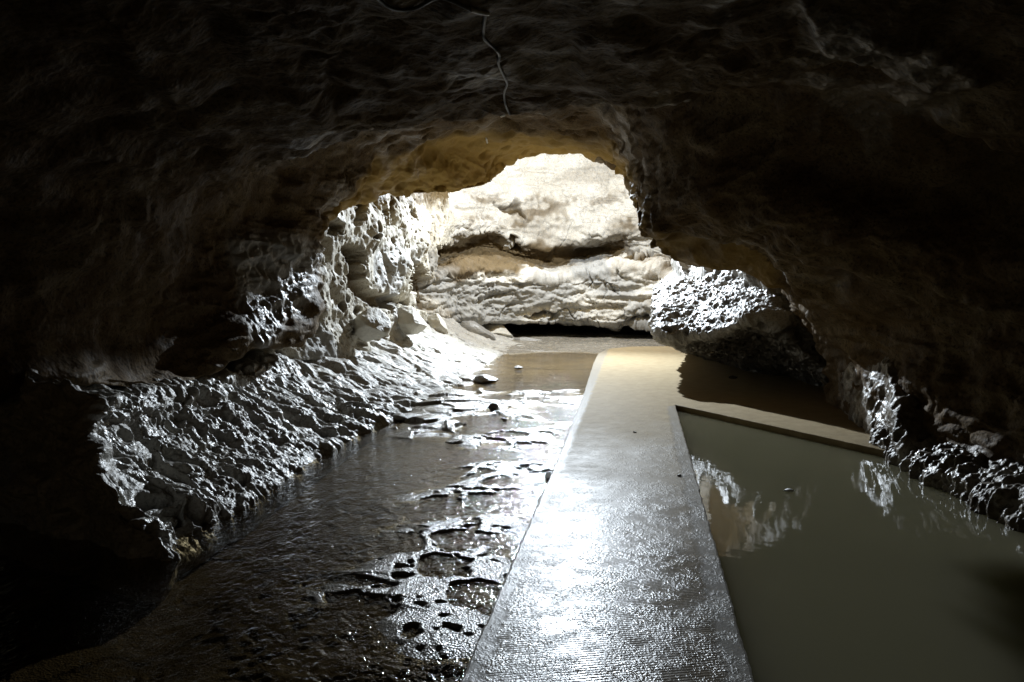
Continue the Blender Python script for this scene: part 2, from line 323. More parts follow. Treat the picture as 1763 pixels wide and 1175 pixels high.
brn5 = [(-4.6, 13, 1.2), (-4.2, 13, 1.5), (-4.2, 13.5, 3.4), (-4, 14, 4.6), (-3.4, 15.0, 6.0), (-2.6, 15.8, 6.8), (-1.4, 16.8, 7.2), (-.2, 17.4, 7.6), (1, 17.6, 7.8), (2.2, 17.6, 7.8), (3.2, 17.4, 7.4), (4.1, 17.2, 6.6), (4.8, 17.6, 5.6), (5.2, 17.8, 4.2), (5.2, 18, 3), (5.2, 18.5, 1.6), (5.2, 18.5, .8), (5.2, 18.5, .2), (5.2, 18.5, -.6)]
brn6 = [(-4.4, 27, 1), (-4.2, 27, 3), (-3.6, 27, 5), (-3, 27, 6.5), (-2.2, 27, 7.4), (-1.4, 27, 8), (-.6, 27, 8.2), (.2, 27, 8.4), (1, 27, 8.4), (2, 27, 8.4), (3, 27, 8.2), (4, 27, 7.6), (4.8, 27, 7), (5.4, 27, 5.6), (5.6, 27, 4), (5.6, 27, 2.6), (5.6, 27, 1.4), (5.6, 27, .4), (5.6, 27, -.6)]
V = loft([rowm, row0, row2, row3, row4, row5, lip, brn1, brn2, brn3, brn4, brn5, brn6], 1000, 900)
N = normals(V, False)
cen = np.stack([np.full(V.shape[:2], 0.4), V[..., 1], np.full(V.shape[:2], 1.5)], -1)
if np.mean(np.sum(N[:300] * (cen[:300] - V[:300]), -1)) < 0: N = -N
px, py = proj(V)
S = V * np.array([1.0, 0.75, 1.5], np.float32)          # bedding: features lie flat
d = 0.15 * fbm(S, 0.75, 3, 1) + 0.09 * (fbm(S * np.array([1, .6, 1.6], np.float32), 1.3, 4, 11, ridge=True) - .45)
f1, f2, _ = worley(V * np.array([1, .8, 1.0], np.float32) + 0.25 * noise(V * 1.5, 5)[..., None], 2.1, 4)
d += -0.07 * sstep(0.45, 0.1, f1) * sstep(-.2, .3, noise(V * 0.8, 9))
f1, f2, _ = worley(S + .3 * noise(V * 1.2, 41)[..., None], 1.5, 42); d += .05 * sstep(0, .5, f2 - f1) - .03
f1, f2, _ = worley(S + .15 * noise(V * 3, 43)[..., None], 3.6, 44); d += .025 * sstep(0, .4, f2 - f1) * sstep(-.3, .2, noise(V * .7, 48)) - .01
browny = (V[..., 1] > 10) * 1.0
f1, f2, _ = worley(V, 2.9, 47); d += -.09 * sstep(.40, .15, f1) * browny
d += 0.022 * fbm(S, 5.5, 4, 21) + 0.006 * fbm(V, 28, 3, 31)
att = sstep(-1, 2.5, V[..., 1])
# right-hand ledge structure: a long dark recess under a shelf, then a lower roll
rec = pmask(px, py, [(1160, 190), (1330, 165), (1560, 215), (1763, 300), (1763, 430), (1600, 395), (1420, 370), (1290, 330)], 35, 25 * noise(V * 1.4, 3))
d += -0.28 * rec
shelf = pmask(px, py, [(1380, 20), (1500, 40), (1640, 72), (1710, 110), (1650, 150), (1540, 130), (1430, 85)], 14, 18 * noise(V * 2, 8))
d += 0.07 * shelf * (1 + .8 * fbm(V, 5, 3, 62))
gl = pmask(px, py, [(400, 415), (470, 400), (560, 425), (520, 520), (450, 600), (415, 560)], 15)
vf = V * np.array([1, 1, .45], np.float32)
d += 0.05 * fbm(vf, 7, 4, 61, ridge=True) * gl
# knobs on the right wall that reach out into the lamp light
kn = 0
for poly, hgt in ((([(1350, 500), (1400, 520), (1450, 560), (1440, 620), (1415, 600), (1385, 545)]), .02),
                  ):
    qa = np.array(poly) + np.array([hgt * 140, hgt * 20]); poly = [tuple(q_) for q_ in qa]; rx_ = np.clip((px - qa[:, 0].min()) / np.ptp(qa[:, 0]), 0, 1); ry_ = np.clip((py - qa[:, 1].min()) / np.ptp(qa[:, 1]), 0, 1)
    kn = np.maximum(kn, hgt * (.2 + .6 * rx_ + .5 * ry_) * pmask(px, py, poly, 14, 12 * noise(V * 5, 44)) * (V[..., 1] < 12))
d *= 1 - .3 * (px < 470) * sstep(520, 580, py)
d += kn + kn * (0.65 * fbm(V, 5, 4, 71, ridge=True) + .3 * fbm(V, 14, 3, 72))
V2 = V + N * (d * (0.3 + 0.7 * att))[..., None]
inb = pmask(px, py, [(560, 375), (600, 325), (650, 292), (740, 252), (850, 236), (960, 240), (1050, 258), (1092, 300), (1112, 398), (1240, 400), (1330, 440), (1350, 520), (1200, 700), (560, 560)], 14, 16 * noise(V * 1.5, 6)) * (V[..., 1] > 8.8)  # ochre rock beyond the lip, lightened to paint in the bounce light
inb = np.maximum(inb, .8 * (V[..., 1] > 15.5) * (V[..., 0] < 1.3)); inb = np.where((V[..., 1] > 14.2) & (V[..., 0] >= 1.6), .05, inb)  # colour cut back at right to dim the roof's reflection in the pool
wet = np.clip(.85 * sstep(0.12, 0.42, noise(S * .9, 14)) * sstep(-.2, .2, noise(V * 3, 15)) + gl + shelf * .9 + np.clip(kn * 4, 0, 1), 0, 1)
tunnel = gridmesh('cave_ceiling', V2, mat_dark, {'ochre_shading': np.clip(inb, 0, 1) * (1 - .55 * (px > 1105)), 'grey': np.clip(gl * .8 + np.clip(kn * 5, 0, 1), 0, 1), 'wet': wet}, flip=True)
tag(tunnel, kind='structure', label='dark brown uneven cave roof and near side walls arching over the walkway')

# ------------------------------------------------------------------ pitted left wall beyond the overhang
cols = [(300, 8.8), (470, 9.7), (560, 10.8), (620, 12.2), (690, 14.2), (742, 17.4), (768, 19.8), (784, 22.5), (795, 25.5)]
rows = []
for py_, dY in ((60, 1.2), (180, .6), (260, .2), (330, 0), (390, 0), (440, .05), (490, .0), (530, -.05), (565, -.1), (620, -.2)):
    rows.append([P(px_ + (0 if py_ > 330 else -10), py_, y_ + dY * (1 if k < 7 else .3)) for k, (px_, y_) in enumerate(cols)])
V = loft(rows, 620, 620); N = normals(V, False)
if N[300, 300] @ (np.array([1, 5, 1.5]) - V[300, 300]) < 0: N = -N
px, py = proj(V); wob = 9 * noise(V * 3.0, 7) + 6 * noise(V * 8, 8) + 3 * noise(V * 22, 9)
d = 0.25 * fbm(V, 1.0, 3, 101) + 0.09 * fbm(V, 2.4, 3, 111) + .03 * fbm(V, 7, 4, 121) * (.3 + sstep(-.2, .3, noise(V * .9, 122)))
f1, f2, _ = worley(V + .12 * noise(V * 4, 3)[..., None], 3.2, 14)
pitm = sstep(0.42, 0.24, f1) * sstep(-.2, .1, noise(V * 1.1, 29)); d += -0.22 * sstep(0.38, 0.16, f1) * sstep(-.15, .15, noise(V * 1.1, 29))
f1, f2, _ = worley(V, 9, 15); d += -0.06 * sstep(.35, .1, f1)
pits = [([(592, 428), (618, 420), (628, 440), (622, 480), (640, 505), (690, 512), (700, 522), (680, 535), (640, 535), (618, 515), (598, 495)], .3),
        ([(700, 455), (722, 450), (735, 480), (728, 505), (704, 500)], .3), ([(715, 490), (745, 480), (770, 520), (750, 545), (720, 530)], .35),
        ([(538, 488), (556, 480), (556, 505), (542, 530)], .3), ([(750, 430), (800, 418), (800, 450), (760, 475)], .7),
        ([(566, 380), (582, 385), (580, 405), (568, 402)], .3), ([(612, 345), (630, 342), (628, 380), (616, 385)], .35), ([(660, 360), (672, 358), (672, 385), (662, 388)], .2)]
for poly, hgt in pits: d += -hgt * pmask(px, py, poly, 5, wob)
V2 = V + N * d[..., None]
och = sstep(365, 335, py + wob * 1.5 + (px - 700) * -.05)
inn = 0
for poly, hgt in pits: inn = np.maximum(inn, pmask(px, py, poly, 5, wob))  # cave hollows: their shade is painted in with the dark brown
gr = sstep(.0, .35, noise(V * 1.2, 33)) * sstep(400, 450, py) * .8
lw = gridmesh('cave_wall', V2, mat_left, {'ochre_shading': np.clip(och + .9 * inn + .85 * pitm, 0, 1), 'grey': gr, 'wet': gr * .5}, flip=False)
tag(lw, kind='structure', label='pale pitted rock wall at the left of the lit chamber')

# ------------------------------------------------------------------ back wall of the lit chamber
cols = [(620, 19.6), (720, 20.4), (790, 21.8), (860, 22.9), (940, 23.4), (1020, 23.4), (1100, 22.9), (1180, 22.0), (1260, 20.5), (1340, 18.8)]
rows = []
rc = [.9, .9, 1.0, .45, .15, 1.0, .1, .1, .0, .0]
for py_, dY, rk in ((-120, -.3, 0), (60, .2, 0), (180, .3, 0), (240, .2, 0), (300, .1, 0), (360, -.05, 0), (404, -.2, 0), (414, -.1, .3), (424, .1, 1), (448, .1, 1), (458, -1.0, .4), (466, -2.6, 0), (490, -2.75, 0), (520, -2.8, 0), (548, -2.7, 0)):
    rows.append([P(a, py_ + (16 * math.sin(k * 1.9) if 400 < py_ < 470 else 0), b + dY + rk * rc[k]) for k, (a, b) in enumerate(cols)])
lipy = [545, 545, 545, 548, 553, 552, 560, 567, 570, 575]
rows.append([P(a, lipy[k], b - 2.6) for k, (a, b) in enumerate(cols)])
rows.append([(P(a, lipy[k], b - 2.6)[0], b - 2.0, P(a, lipy[k], b - 2.6)[2] + .05) for k, (a, b) in enumerate(cols)])
rows.append([(P(a, lipy[k], b - 2.6)[0], b + 2.4, .25) for k, (a, b) in enumerate(cols)])
rows.append([(P(a, lipy[k], b - 2.6)[0], b + 3.2, -.4) for k, (a, b) in enumerate(cols)])
V = loft(rows, 760, 760); N = normals(V, False)
if N[300, 350] @ (np.array([1, 5, 1.5]) - V[300, 350]) < 0: N = -N
px, py = proj(V); wob = 16 * noise(V * 1.4, 7) + 10 * noise(V * 3.5, 8) + 3 * noise(V * 9, 9)
S = V * np.array([.7, .7, 1.8], np.float32)
d = 0.22 * fbm(S, .6, 3, 201) + 0.10 * fbm(S, 1.7, 5, 211, ridge=True) + .05 * fbm(S, 6, 4, 221)
lay = noise(np.stack([V[..., 0] * .35, V[..., 1] * .35, V[..., 2] * 4.2], -1), 77)
d += .05 * sstep(-.1, .1, lay)
cr = np.abs(noise(S * 1.1 + .6 * noise(V * 2, 2)[..., None], 55)); d += -.09 * sstep(.03, .0, cr) * sstep(0, .25, noise(V * .9, 56))
cr = np.abs(noise(S * .8 + .5 * noise(V * 1.5, 93)[..., None], 94)); d += -.12 * sstep(.025, .0, cr) * sstep(-.1, .1, noise(V * .7, 95))
cr = np.abs(noise(S * 3.2 + .5 * noise(V * 3, 2)[..., None], 57)); d += -.05 * sstep(.06, .0, cr) * sstep(-.1, .2, noise(V * 1.1, 58))
f1, f2, _ = worley(S + .2 * noise(V * 2, 59)[..., None], 1.3, 60); d += .05 * sstep(0, .3, f2 - f1)
d += .03 * fbm(V, 12, 3, 61)
pits = [
        ([(1080, 436), (1135, 438), (1120, 452), (1085, 450)], .3),
        ([(855, 358), (885, 343), (895, 375), (885, 362), (862, 363)], .4), ([(880, 405), (890, 410), (888, 425), (880, 425)], .4),
        ([(905, 545), (930, 535), (960, 540), (930, 552)], .3), ([(1060, 548), (1110, 540), (1140, 552), (1100, 562)], .35)]
inn = 0
for poly, hgt in pits:
    q = pmask(px, py, poly, 4, wob); d += -hgt * q; inn = np.maximum(inn, q)
V2 = V + N * d[..., None]
gr = np.clip(sstep(455, 490, py + wob) * sstep(-.35, .1, noise(S * .9, 34)) * .85 + .9 * pmask(px, py, [(975, 450), (1050, 448), (1045, 480), (1000, 485)], 8, wob), 0, 1) * (px < 1200)
bw = gridmesh('cave_wall', V2, mat_pale, {'ochre_shading': np.clip(inn * .8 + .95 * pmask(px, py, [(740, 432), (800, 418), (880, 412), (980, 425), (1062, 412), (1065, 440), (985, 444), (950, 472), (885, 468), (830, 462), (795, 482), (745, 485)], 5, wob) + .5 * sstep(.05, .5, noise(S * 1.7, 96) + .5 * noise(V * 6, 97)) * (py > 330) + .75 * sstep(-.05, .25, noise(S * 1.1, 91)) * sstep(400, 425, py + wob) * (1 - sstep(455, 475, py + wob)) + .35 * sstep(.1, .4, noise(S * .8, 92)), 0, 1), 'grey': gr, 'wet': gr * .4}, flip=False)  # recess band and niches: brown stain with shade painted in
tag(bw, kind='structure', label='cream layered rock wall closing the chamber behind the walkway')

# ------------------------------------------------------------------ outcrop jutting from the right wall
R = [[P(1200, 420, 17.5), P(1230, 420, 16.5), P(1270, 430, 15.5), P(1310, 440, 14), P(1350, 460, 12.6), P(1400, 490, 11.6), P(1460, 520, 11)],
     [P(1180, 480, 16.5), P(1172, 470, 14.8), P(1232, 466, 13.4), P(1285, 468, 12.3), P(1335, 485, 11.3), P(1385, 520, 10.8), P(1450, 560, 10.4)],
     [P(1144, 500, 15.5), P(1134, 505, 13.8), P(1209, 505, 12.8), P(1279, 500, 11.7), P(1332, 512, 10.9), P(1382, 555, 10.4), P(1444, 600, 10.2)],
     [P(1139, 545, 15), P(1125, 538, 12.6), P(1194, 545, 11.9), P(1264, 535, 11.1), P(1329, 532, 10.5), P(1386, 590, 10.3), P(1444, 640, 10.1)],
     [P(1149, 575, 15), P(1132, 578, 11.8), P(1189, 584, 11.3), P(1256, 570, 10.6), P(1322, 552, 10.3), P(1384, 610, 10.3), P(1444, 670, 10.1)],
     [P(1165, 585, 15.5), P(1165, 594, 12.8), P(1225, 604, 12.4), P(1280, 602, 11.8), P(1330, 590, 11), P(1390, 630, 10.7), P(1450, 690, 10.3)],
     [P(1180, 602, 17.2), P(1200, 610, 16.4), P(1245, 626, 14.9), P(1300, 645, 13.4), P(1350, 655, 12.8), P(1400, 670, 12.2), P(1460, 705, 10.9)],
     [P(1185, 640, 17.2), P(1210, 650, 16.4), P(1255, 665, 14.9), P(1310, 690, 13.4), P(1360, 700, 12.8), P(1410, 710, 12.2), P(1470, 745, 10.9)]]
V = loft(R, 520, 560); N = normals(V, False)
if N[200, 250] @ (np.array([1, 5, 1.5]) - V[200, 250]) < 0: N = -N
px, py = proj(V)
S = V @ np.array([[1, 0, .25], [0, 1, 0], [-.35, 0, 1]], np.float32) * np.array([.8, .8, 1.7], np.float32)
d = .12 * fbm(V, 1.0, 3, 301) + .08 * (fbm(S, 2.4, 4, 311, ridge=True) - .3) + .035 * fbm(S, 7, 4, 321, ridge=True) + .012 * fbm(V, 30, 2, 331)
f1, f2, _ = worley(S, 4.5, 16); d += -.12 * sstep(.35, .12, f1)
for (sx, sy, r_) in ((1176, 468, 7), (1217, 466, 6), (1272, 466, 14), (1295, 478, 8), (1325, 490, 6)):
    d += .22 * np.exp(-((px - sx) / r_) ** 2 - ((py - sy) / 10) ** 2)
V2 = V + N * d[..., None]
under_shade = sstep(570, 595, py + 10 * noise(V * 3, 4) + (px - 1200) * .15)  # shade of the underside, painted near black into the colour
oc = gridmesh('cave_wall', V2, mat_outcrop, {'ochre_shading': under_shade * .8, 'grey': under_shade * 0, 'wet': under_shade * 0}, flip=False)
tag(oc, kind='structure', label='pale pitted rock outcrop jutting from the right wall above the walkway end')

# ------------------------------------------------------------------ wet bosses of the right wall that reach out into the lamp light
def boss(R_, nu, nv, seed, amp, label):
    V = loft(R_, nu, nv); N = normals(V, False)
    if np.mean(np.sum(N * (np.array([1.5, 5, 2.0], np.float32) - V), -1)) < 0: N = -N
    d = amp * (1.0 * fbm(V, 1.8, 3, seed) + .8 * (fbm(V * np.array([1, 1, .6], np.float32), 4.5, 4, seed + 3, ridge=True) - .3) + .35 * fbm(V, 13, 3, seed + 7))
    f1, f2, _ = worley(V * np.array([1, 1, .7], np.float32), 6, seed); d += -.05 * sstep(.4, .15, f1)
    V2 = V + N * d[..., None]; one = np.ones(V.shape[:2])
    o = gridmesh('cave_wall', V2, mat_wall, {'ochre_shading': sstep(-.1, .3, noise(V * 2, 3)) * .9, 'grey': one * 0, 'wet': sstep(-.25, .1, noise(V * 2.5, 6))})
    return tag(o, kind='structure', label=label)
def q3(px_, py_, Y_, dx=0.0, dy=0.0, dz=0.0):
    p_ = P(px_, py_, Y_); return (p_[0] + dx, p_[1] + dy, p_[2] + dz)
boss([[q3(1440, 600, 10.4, .5), q3(1480, 590, 10.0, .5), q3(1510, 585, 9.4, .5), q3(1550, 590, 8.8, .5), q3(1590, 600, 8.4, .7), q3(1640, 610, 8.0, 1)],
      [q3(1430, 650, 10.2, .2), q3(1456, 628, 9.7), q3(1490, 616, 8.9), q3(1530, 612, 8.2), q3(1555, 625, 7.8), q3(1600, 650, 7.5, .6)],
      [q3(1430, 685, 9.8, .1), q3(1458, 672, 9.2), q3(1490, 668, 8.4), q3(1525, 672, 7.7), q3(1560, 690, 7.2), q3(1600, 700, 7.2, .6)],
      [q3(1440, 715, 9.4, .1), q3(1466, 718, 8.7), q3(1495, 722, 8.0), q3(1530, 735, 7.4), q3(1562, 745, 6.9), q3(1600, 750, 7.0, .6)],
      [q3(1450, 745, 9.0, .1), q3(1480, 752, 8.3), q3(1505, 762, 7.7), q3(1540, 772, 7.15), q3(1570, 785, 6.75), q3(1610, 800, 6.9, .6)],
      [q3(1450, 800, 8.8, .2), q3(1482, 810, 8.1, .1), q3(1505, 815, 7.5, .1), q3(1540, 820, 7.0), q3(1570, 835, 6.7), q3(1610, 850, 6.9, .6)]], 300, 260, 801, .055, 'knobbly glistening boss of rock standing out of the right wall above the pool')
boss([[q3(1560, 640, 7.6, .5), q3(1600, 660, 7.1, .5), q3(1660, 700, 6.5, .5), q3(1740, 740, 5.9, .5), q3(1840, 780, 5.2, .6), q3(1990, 800, 4.4, .8)],
      [q3(1562, 700, 7.5, .15), q3(1600, 725, 7.0, .1), q3(1660, 760, 6.4, .1), q3(1735, 800, 5.8, .1), q3(1830, 850, 5.1, .2), q3(1980, 900, 4.3, .4)],
      [(3.62, 7.5, .15), (3.55, 6.9, .13), (3.52, 6.3, .12), (3.5, 5.7, .10), (3.5, 5.0, .1), (3.6, 4.2, .1)],
      [(3.5, 7.5, -.05), (3.42, 6.9, -.05), (3.38, 6.3, -.05), (3.36, 5.7, -.05), (3.38, 5.0, -.05), (3.5, 4.2, -.05)],
      [(3.48, 7.5, -.4), (3.4, 6.9, -.4), (3.36, 6.3, -.4), (3.34, 5.7, -.4), (3.36, 5.0, -.4), (3.5, 4.2, -.4)]], 200, 420, 851, .11, 'low wet lumpy rock ledge where the right wall meets the pool')
# ------------------------------------------------------------------ wet rock slope on the left
top = [(-4.3, 5.7, 1.0), P(95, 650, 5.2), P(160, 666, 5.6), P(250, 664, 6.4), P(335, 650, 7.4), P(425, 618, 8.8), P(490, 592, 10.4), P(550, 556, 12.5), P(625, 528, 14.8), P(705, 532, 17.0), P(765, 545, 19.0), P(830, 562, 20.5), P(885, 576, 22)]
z0 = -.075
foot = [(-3.5, 5.3, z0), G(262, 975, z0), G(320, 940, z0), G(400, 890, z0), G(475, 838, z0), G(560, 783, z0), G(640, 742, z0), G(735, 700, z0), G(800, 655, z0), G(838, 630, z0), G(865, 612, z0), G(895, 602, z0), G(925, 594, z0)]
def lerp(t, bul): return [tuple(a + (b - a) * t + q * bul for a, b, q in zip(f_, t_, (-.7, 0, -.7))) for f_, t_ in zip(foot, top)]
mid1 = lerp(.66, .03); mid2 = lerp(.33, .06)
inner = [(x - (1.5 if y < 9 else .9), y + .3, z - (.28 if y < 11 else -.05)) for x, y, z in top]
inner0 = [(x - 1.0, y + .5, z + .3) for x, y, z in inner]
foot2 = [(x - .12, y, z - .35) for x, y, z in foot]
V = loft([inner0, inner, top, mid1, mid2, foot, foot2], 620, 1300); N = normals(V, False)
if N[300, 500] @ (np.array([1, 5, 3.0]) - V[300, 500]) < 0: N = -N
px, py = proj(V)
# beds dip down towards the right foot: rotate the noise frame
ang = math.radians(32); ca, sa = math.cos(ang), math.sin(ang)
Rm = np.array([[ca, 0, sa], [0, 1, 0], [-sa, 0, ca]], np.float32)
S = (V @ Rm) * np.array([.55, 1.0, 1.25], np.float32)
f1, f2, _ = worley(S * np.array([.8, 1, 1], np.float32) + .18 * noise(V * 2.5, 51)[..., None], 1.5, 52); d = .09 * sstep(0, .6, f2 - f1) - .045
f1, f2, _ = worley(S + .1 * noise(V * 5, 53)[..., None], 3.8, 54); d += .035 * sstep(0, .5, f2 - f1) - .02
d += .12 * fbm(V, 1.0, 3, 401) + .045 * (fbm(S, 2.6, 3, 411, ridge=True) - .4) + .022 * fbm(V @ Rm * np.array([.8, 1, 1], np.float32), 6, 4, 421) + .016 * fbm(V, 22, 3, 431) * (1.2 - sstep(6, 11, V[..., 1]))
f1, f2, _ = worley(S + .1 * noise(V * 6, 3)[..., None], 5.0, 17); d += -.13 * sstep(.40, .18, f1) * sstep(-.2, .15, noise(V * 1.5, 8))
f1, f2, _ = worley(S, 15, 18); d += .022 * (f2 - f1)
stepm = sstep(-.03, .03, noise(S * 1.3, 66)); d += .05 * stepm
fl = sstep(0, .35, V[..., 2] + .25)
d += .016 * fbm(V, 13, 3, 441) * (1.2 - sstep(6, 11, V[..., 1]))
d *= 1 - .5 * sstep(8, 12, V[..., 1])
V2 = V + N * (d * (0.35 + .65 * fl))[..., None]
ew = 1 - sstep(5.0, 6.4, V[..., 1])
V2 = V2 + (np.stack([.16 * noise(V * 1.9, 81) + .06 * noise(V * 6, 82), .18 * noise(V * 1.9, 83) + .06 * noise(V * 6, 84), .05 * noise(V * 3, 85)], -1) * (ew * fl)[..., None]).astype(np.float32)
far = sstep(9, 14, V[..., 1])
wetm = np.clip(1 - sstep(7.0, 11.0, V[..., 1] + 1.5 * noise(V * .8, 21)) + .8 * sstep(.15, .4, noise(V * np.array([1.2, 1.2, .6], np.float32), 23)), 0, 1)
sl = gridmesh('rock_slope', V2, mat_slope, {'ochre_shading': sstep(.25, .5, noise(V * 1.1, 5)) * .2, 'grey': (1 - far) * 0.2, 'wet': wetm}, flip=False)
tag(sl, kind='structure', label='glistening grey rock bank sloping down to the stream')

# ------------------------------------------------------------------ ground: stream bed, with slabs breaking the water near the walkway
ys = np.concatenate([np.linspace(-5, 2.4, 50), 2.4 * (26 / 2.4) ** np.linspace(0, 1, 1300)[1:]]); xs = np.linspace(-1, 1, 1000)
Yg, U = np.meshgrid(ys, xs, indexing='ij')
hw = np.clip(1.0 + .62 * Yg, 5.2, 9.0)
Xg = U * hw + .2
Z0 = np.zeros_like(Xg)
V = np.stack([Xg, Yg, Z0], -1).astype(np.float32); px, py = proj(V + np.array([0, 0, -.1], np.float32))
wl = -.70 + .158 * Yg                       # walkway left edge, X
S = V + (.10 * noise(V * 2.5, 3) + .03 * noise(V * 9, 4))[..., None] * np.array([1, .6, 0], np.float32)
f1, f2, cid = worley(S * np.array([1.0, .85, 0], np.float32) + np.array([0, 0, .5], np.float32), 2.6, 19)
g1_, g2_, cid2 = worley(S * np.array([1.2, 1.0, 0], np.float32) + np.array([0, 0, .5], np.float32), 6.5, 20)
plate = sstep(.02, .07, f2 - f1)
band = np.exp(-(((Xg - (wl - .5)) / .85) ** 2)) * sstep(2.4, 3.6, Yg) * (1 - sstep(10.5, 13, Yg))
bandn = np.clip(band * (1 + .9 * noise(V * 1.3, 92)), 0, 1)
z = -.185 + .04 * noise(V * .6, 90) * (1 - band)
edgew = .20 + .16 * noise(V * 2.2, 71) + .12 * noise(V * 9, 72)
rimh = 1 - sstep(edgew * .5, edgew, f2 - f1)
hh = np.maximum(rimh, (cid > .55) * 1.0) * sstep(-.5, -.22, noise(V * 5.5, 73) + .6 * noise(V * 14, 74))
z += (.016 * cid - .005) * plate * (1 - bandn)
emz = -.115 - .014 + .024 * hh + .006 * cid + .007 * (cid2 - .5) * sstep(.02, .06, g2_ - g1_)
z += .012 * fbm(V, 1.5, 2, 95) + .005 * fbm(V, 9, 4, 96) + .003 * fbm(V, 36, 3, 97)
z = z * (1 - bandn) + emz * bandn
z += .12 * sstep(15.5, 19, Yg) + .10 * np.exp(-((Xg + 1.0 - .04 * (Yg - 9)) / .5) ** 2) * sstep(7.5, 9, Yg) * (1 - sstep(17, 19, Yg)) * (.4 + cid)
z += .025 * sstep(.0, .2, noise(V * np.array([.8, 2, 1], np.float32), 98)) * sstep(6.5, 9, Yg)
z -= .45 * sstep(wl + .25, wl + .6, Xg) * (1 - sstep(15.5, 17, Yg))
z += -.16 * sstep(1.3, 1.9, -Xg) * (1 - sstep(9, 12, Yg))
z += .045
V[..., 2] = z
emerg = sstep(-.08, -.05, z)
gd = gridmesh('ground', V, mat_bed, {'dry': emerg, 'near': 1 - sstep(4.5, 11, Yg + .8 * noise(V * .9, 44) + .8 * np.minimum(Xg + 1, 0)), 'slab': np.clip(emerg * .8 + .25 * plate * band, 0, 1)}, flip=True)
tag(gd, kind='structure', label='broken stone bed of the shallow stream')
# water sheets
WL = -.07
def sheet(name, pts, z, mat):
    bm = bmesh.new(); vs = [bm.verts.new((x, y, z)) for x, y in pts]; f = bm.faces.new(vs); bm.normal_update()
    if f.normal.z < 0: f.normal_flip()
    me = bpy.data.meshes.new(name); bm.to_mesh(me); bm.free(); me.materials.append(mat)
    o = bpy.data.objects.new(name, me); C.objects.link(o); return o
o = sheet('stream_water', [(-5, -5), (-.8, -5), (-.55, 2), (.1, 4), (1.05, 10), (2.0, 16.5), (3.0, 19.5), (3.0, 23), (-4.5, 23)], WL, mat_stream)
tag(o, kind='structure', label='shallow rippled stream left of the walkway')
o = sheet('pool_water', [(.25, -5), (5.5, -5), (5.5, 7.3), (4.5, 7.8), (1.9, 10.4), (1.2, 6)], -.07, mat_pool)
tag(o, kind='structure', label='still murky olive pool right of the walkway')
# ------------------------------------------------------------------ concrete walkway
rnd = random.Random(4)
Lp = [(-1.5, -5), (-.7, 0), G(790, 1175)[:2], G(960, 790)[:2], G(1004, 680)[:2], G(1022, 625)[:2], G(1030, 609)[:2], G(1045, 601)[:2], G(1085, 597)[:2], G(1185, 596)[:2], (5.2, 18.2)]
Rp = [(5.2, 7.0), (4.3, 6.95), G(1535, 778)[:2], G(1163, 697)[:2], G(1300, 1175)[:2], (.45, 0), (-.3, -5)]
def dense(pts, step, jit):
    out = []
    for (x0, y0), (x1, y1) in zip(pts, pts[1:]):
        n = max(1, int(math.hypot(x1 - x0, y1 - y0) / step))
        for k in range(n):
            t = k / n; j = (rnd.random() - .5) * jit * (0 if k == 0 else 1)
            out.append((x0 + (x1 - x0) * t + j, y0 + (y1 - y0) * t + (rnd.random() - .5) * jit * (0 if k == 0 else 1)))
    out.append(pts[-1]); return out
poly = dense(Lp + Rp, .06, .010)
bm = bmesh.new(); vs = [bm.verts.new((x, y, 0)) for x, y in poly]; f = bm.faces.new(vs); bm.normal_update()
if f.normal.z < 0: f.normal_flip()
ex = bmesh.ops.extrude_face_region(bm, geom=[f]); bmesh.ops.translate(bm, verts=[v for v in ex['geom'] if isinstance(v, bmesh.types.BMVert)], vec=(0, 0, -.30))
bmesh.ops.recalc_face_normals(bm, faces=bm.faces[:])
topf = [e for e in bm.edges if all(abs(v.co.z) < 1e-5 for v in e.verts)]
bmesh.ops.bevel(bm, geom=topf, offset=.012, segments=2, affect='EDGES', profile=.6)
bmesh.ops.triangulate(bm, faces=[f for f in bm.faces if len(f.verts) > 4])
# a denser top so that the trowelled margins can be painted as an attribute
tops = [f for f in bm.faces if f.normal.z > .95]
me = bpy.data.meshes.new('path'); bm.to_mesh(me); bm.free(); me.materials.append(mat_conc)
path = bpy.data.objects.new('path', me); C.objects.link(path)
tag(path, kind='structure', label='wet concrete walkway running away between stream and pool')

# ------------------------------------------------------------------ helpers for loose things
def stone(name, loc, size, seed, mat, rot=(0, 0, 0), cuts=7, sub=5, rough=.10):
    bm = bmesh.new(); bmesh.ops.create_icosphere(bm, subdivisions=sub, radius=1.0)
    r = random.Random(seed)
    pl = []
    for k in range(cuts):
        v = Vector((r.uniform(-1, 1), r.uniform(-1, 1), r.uniform(-.6, 1))).normalized(); pl.append((v, r.uniform(.55, .85)))
    co = np.array([v.co[:] for v in bm.verts], np.float32)
    for v, dd in pl:
        s = co @ np.array(v[:], np.float32); over = np.maximum(s - dd, 0); co -= (over * .93)[:, None] * np.array(v[:], np.float32)
    nn = fbm(co, 1.6, 4, seed) * rough + .3 * rough * fbm(co, 8, 3, seed + 9)
    co *= (1 + nn)[:, None]
    for v, c in zip(bm.verts, co): v.co = Vector([float(c[0]) * size[0], float(c[1]) * size[1], float(c[2]) * size[2]])
    for f in bm.faces: f.smooth = True
    me = bpy.data.meshes.new(name); bm.to_mesh(me); bm.free(); me.materials.append(mat)
    o = bpy.data.objects.new(name, me); o.location = loc; o.rotation_euler = rot; C.objects.link(o); return o
def S_(px_, py_, z, wpx, hpx, dep, seed, mat, label, rot=(0, 0, 0), name='stone', cat='stone', group=None, **k):
    x, y, _ = G(px_, py_, z); s = y / F
    o = stone(name, (x, y, z + hpx * s * .35), (wpx * s / 2, dep, hpx * s / 2), seed, mat, rot, **k)
    return tag(o, label, cat, group)
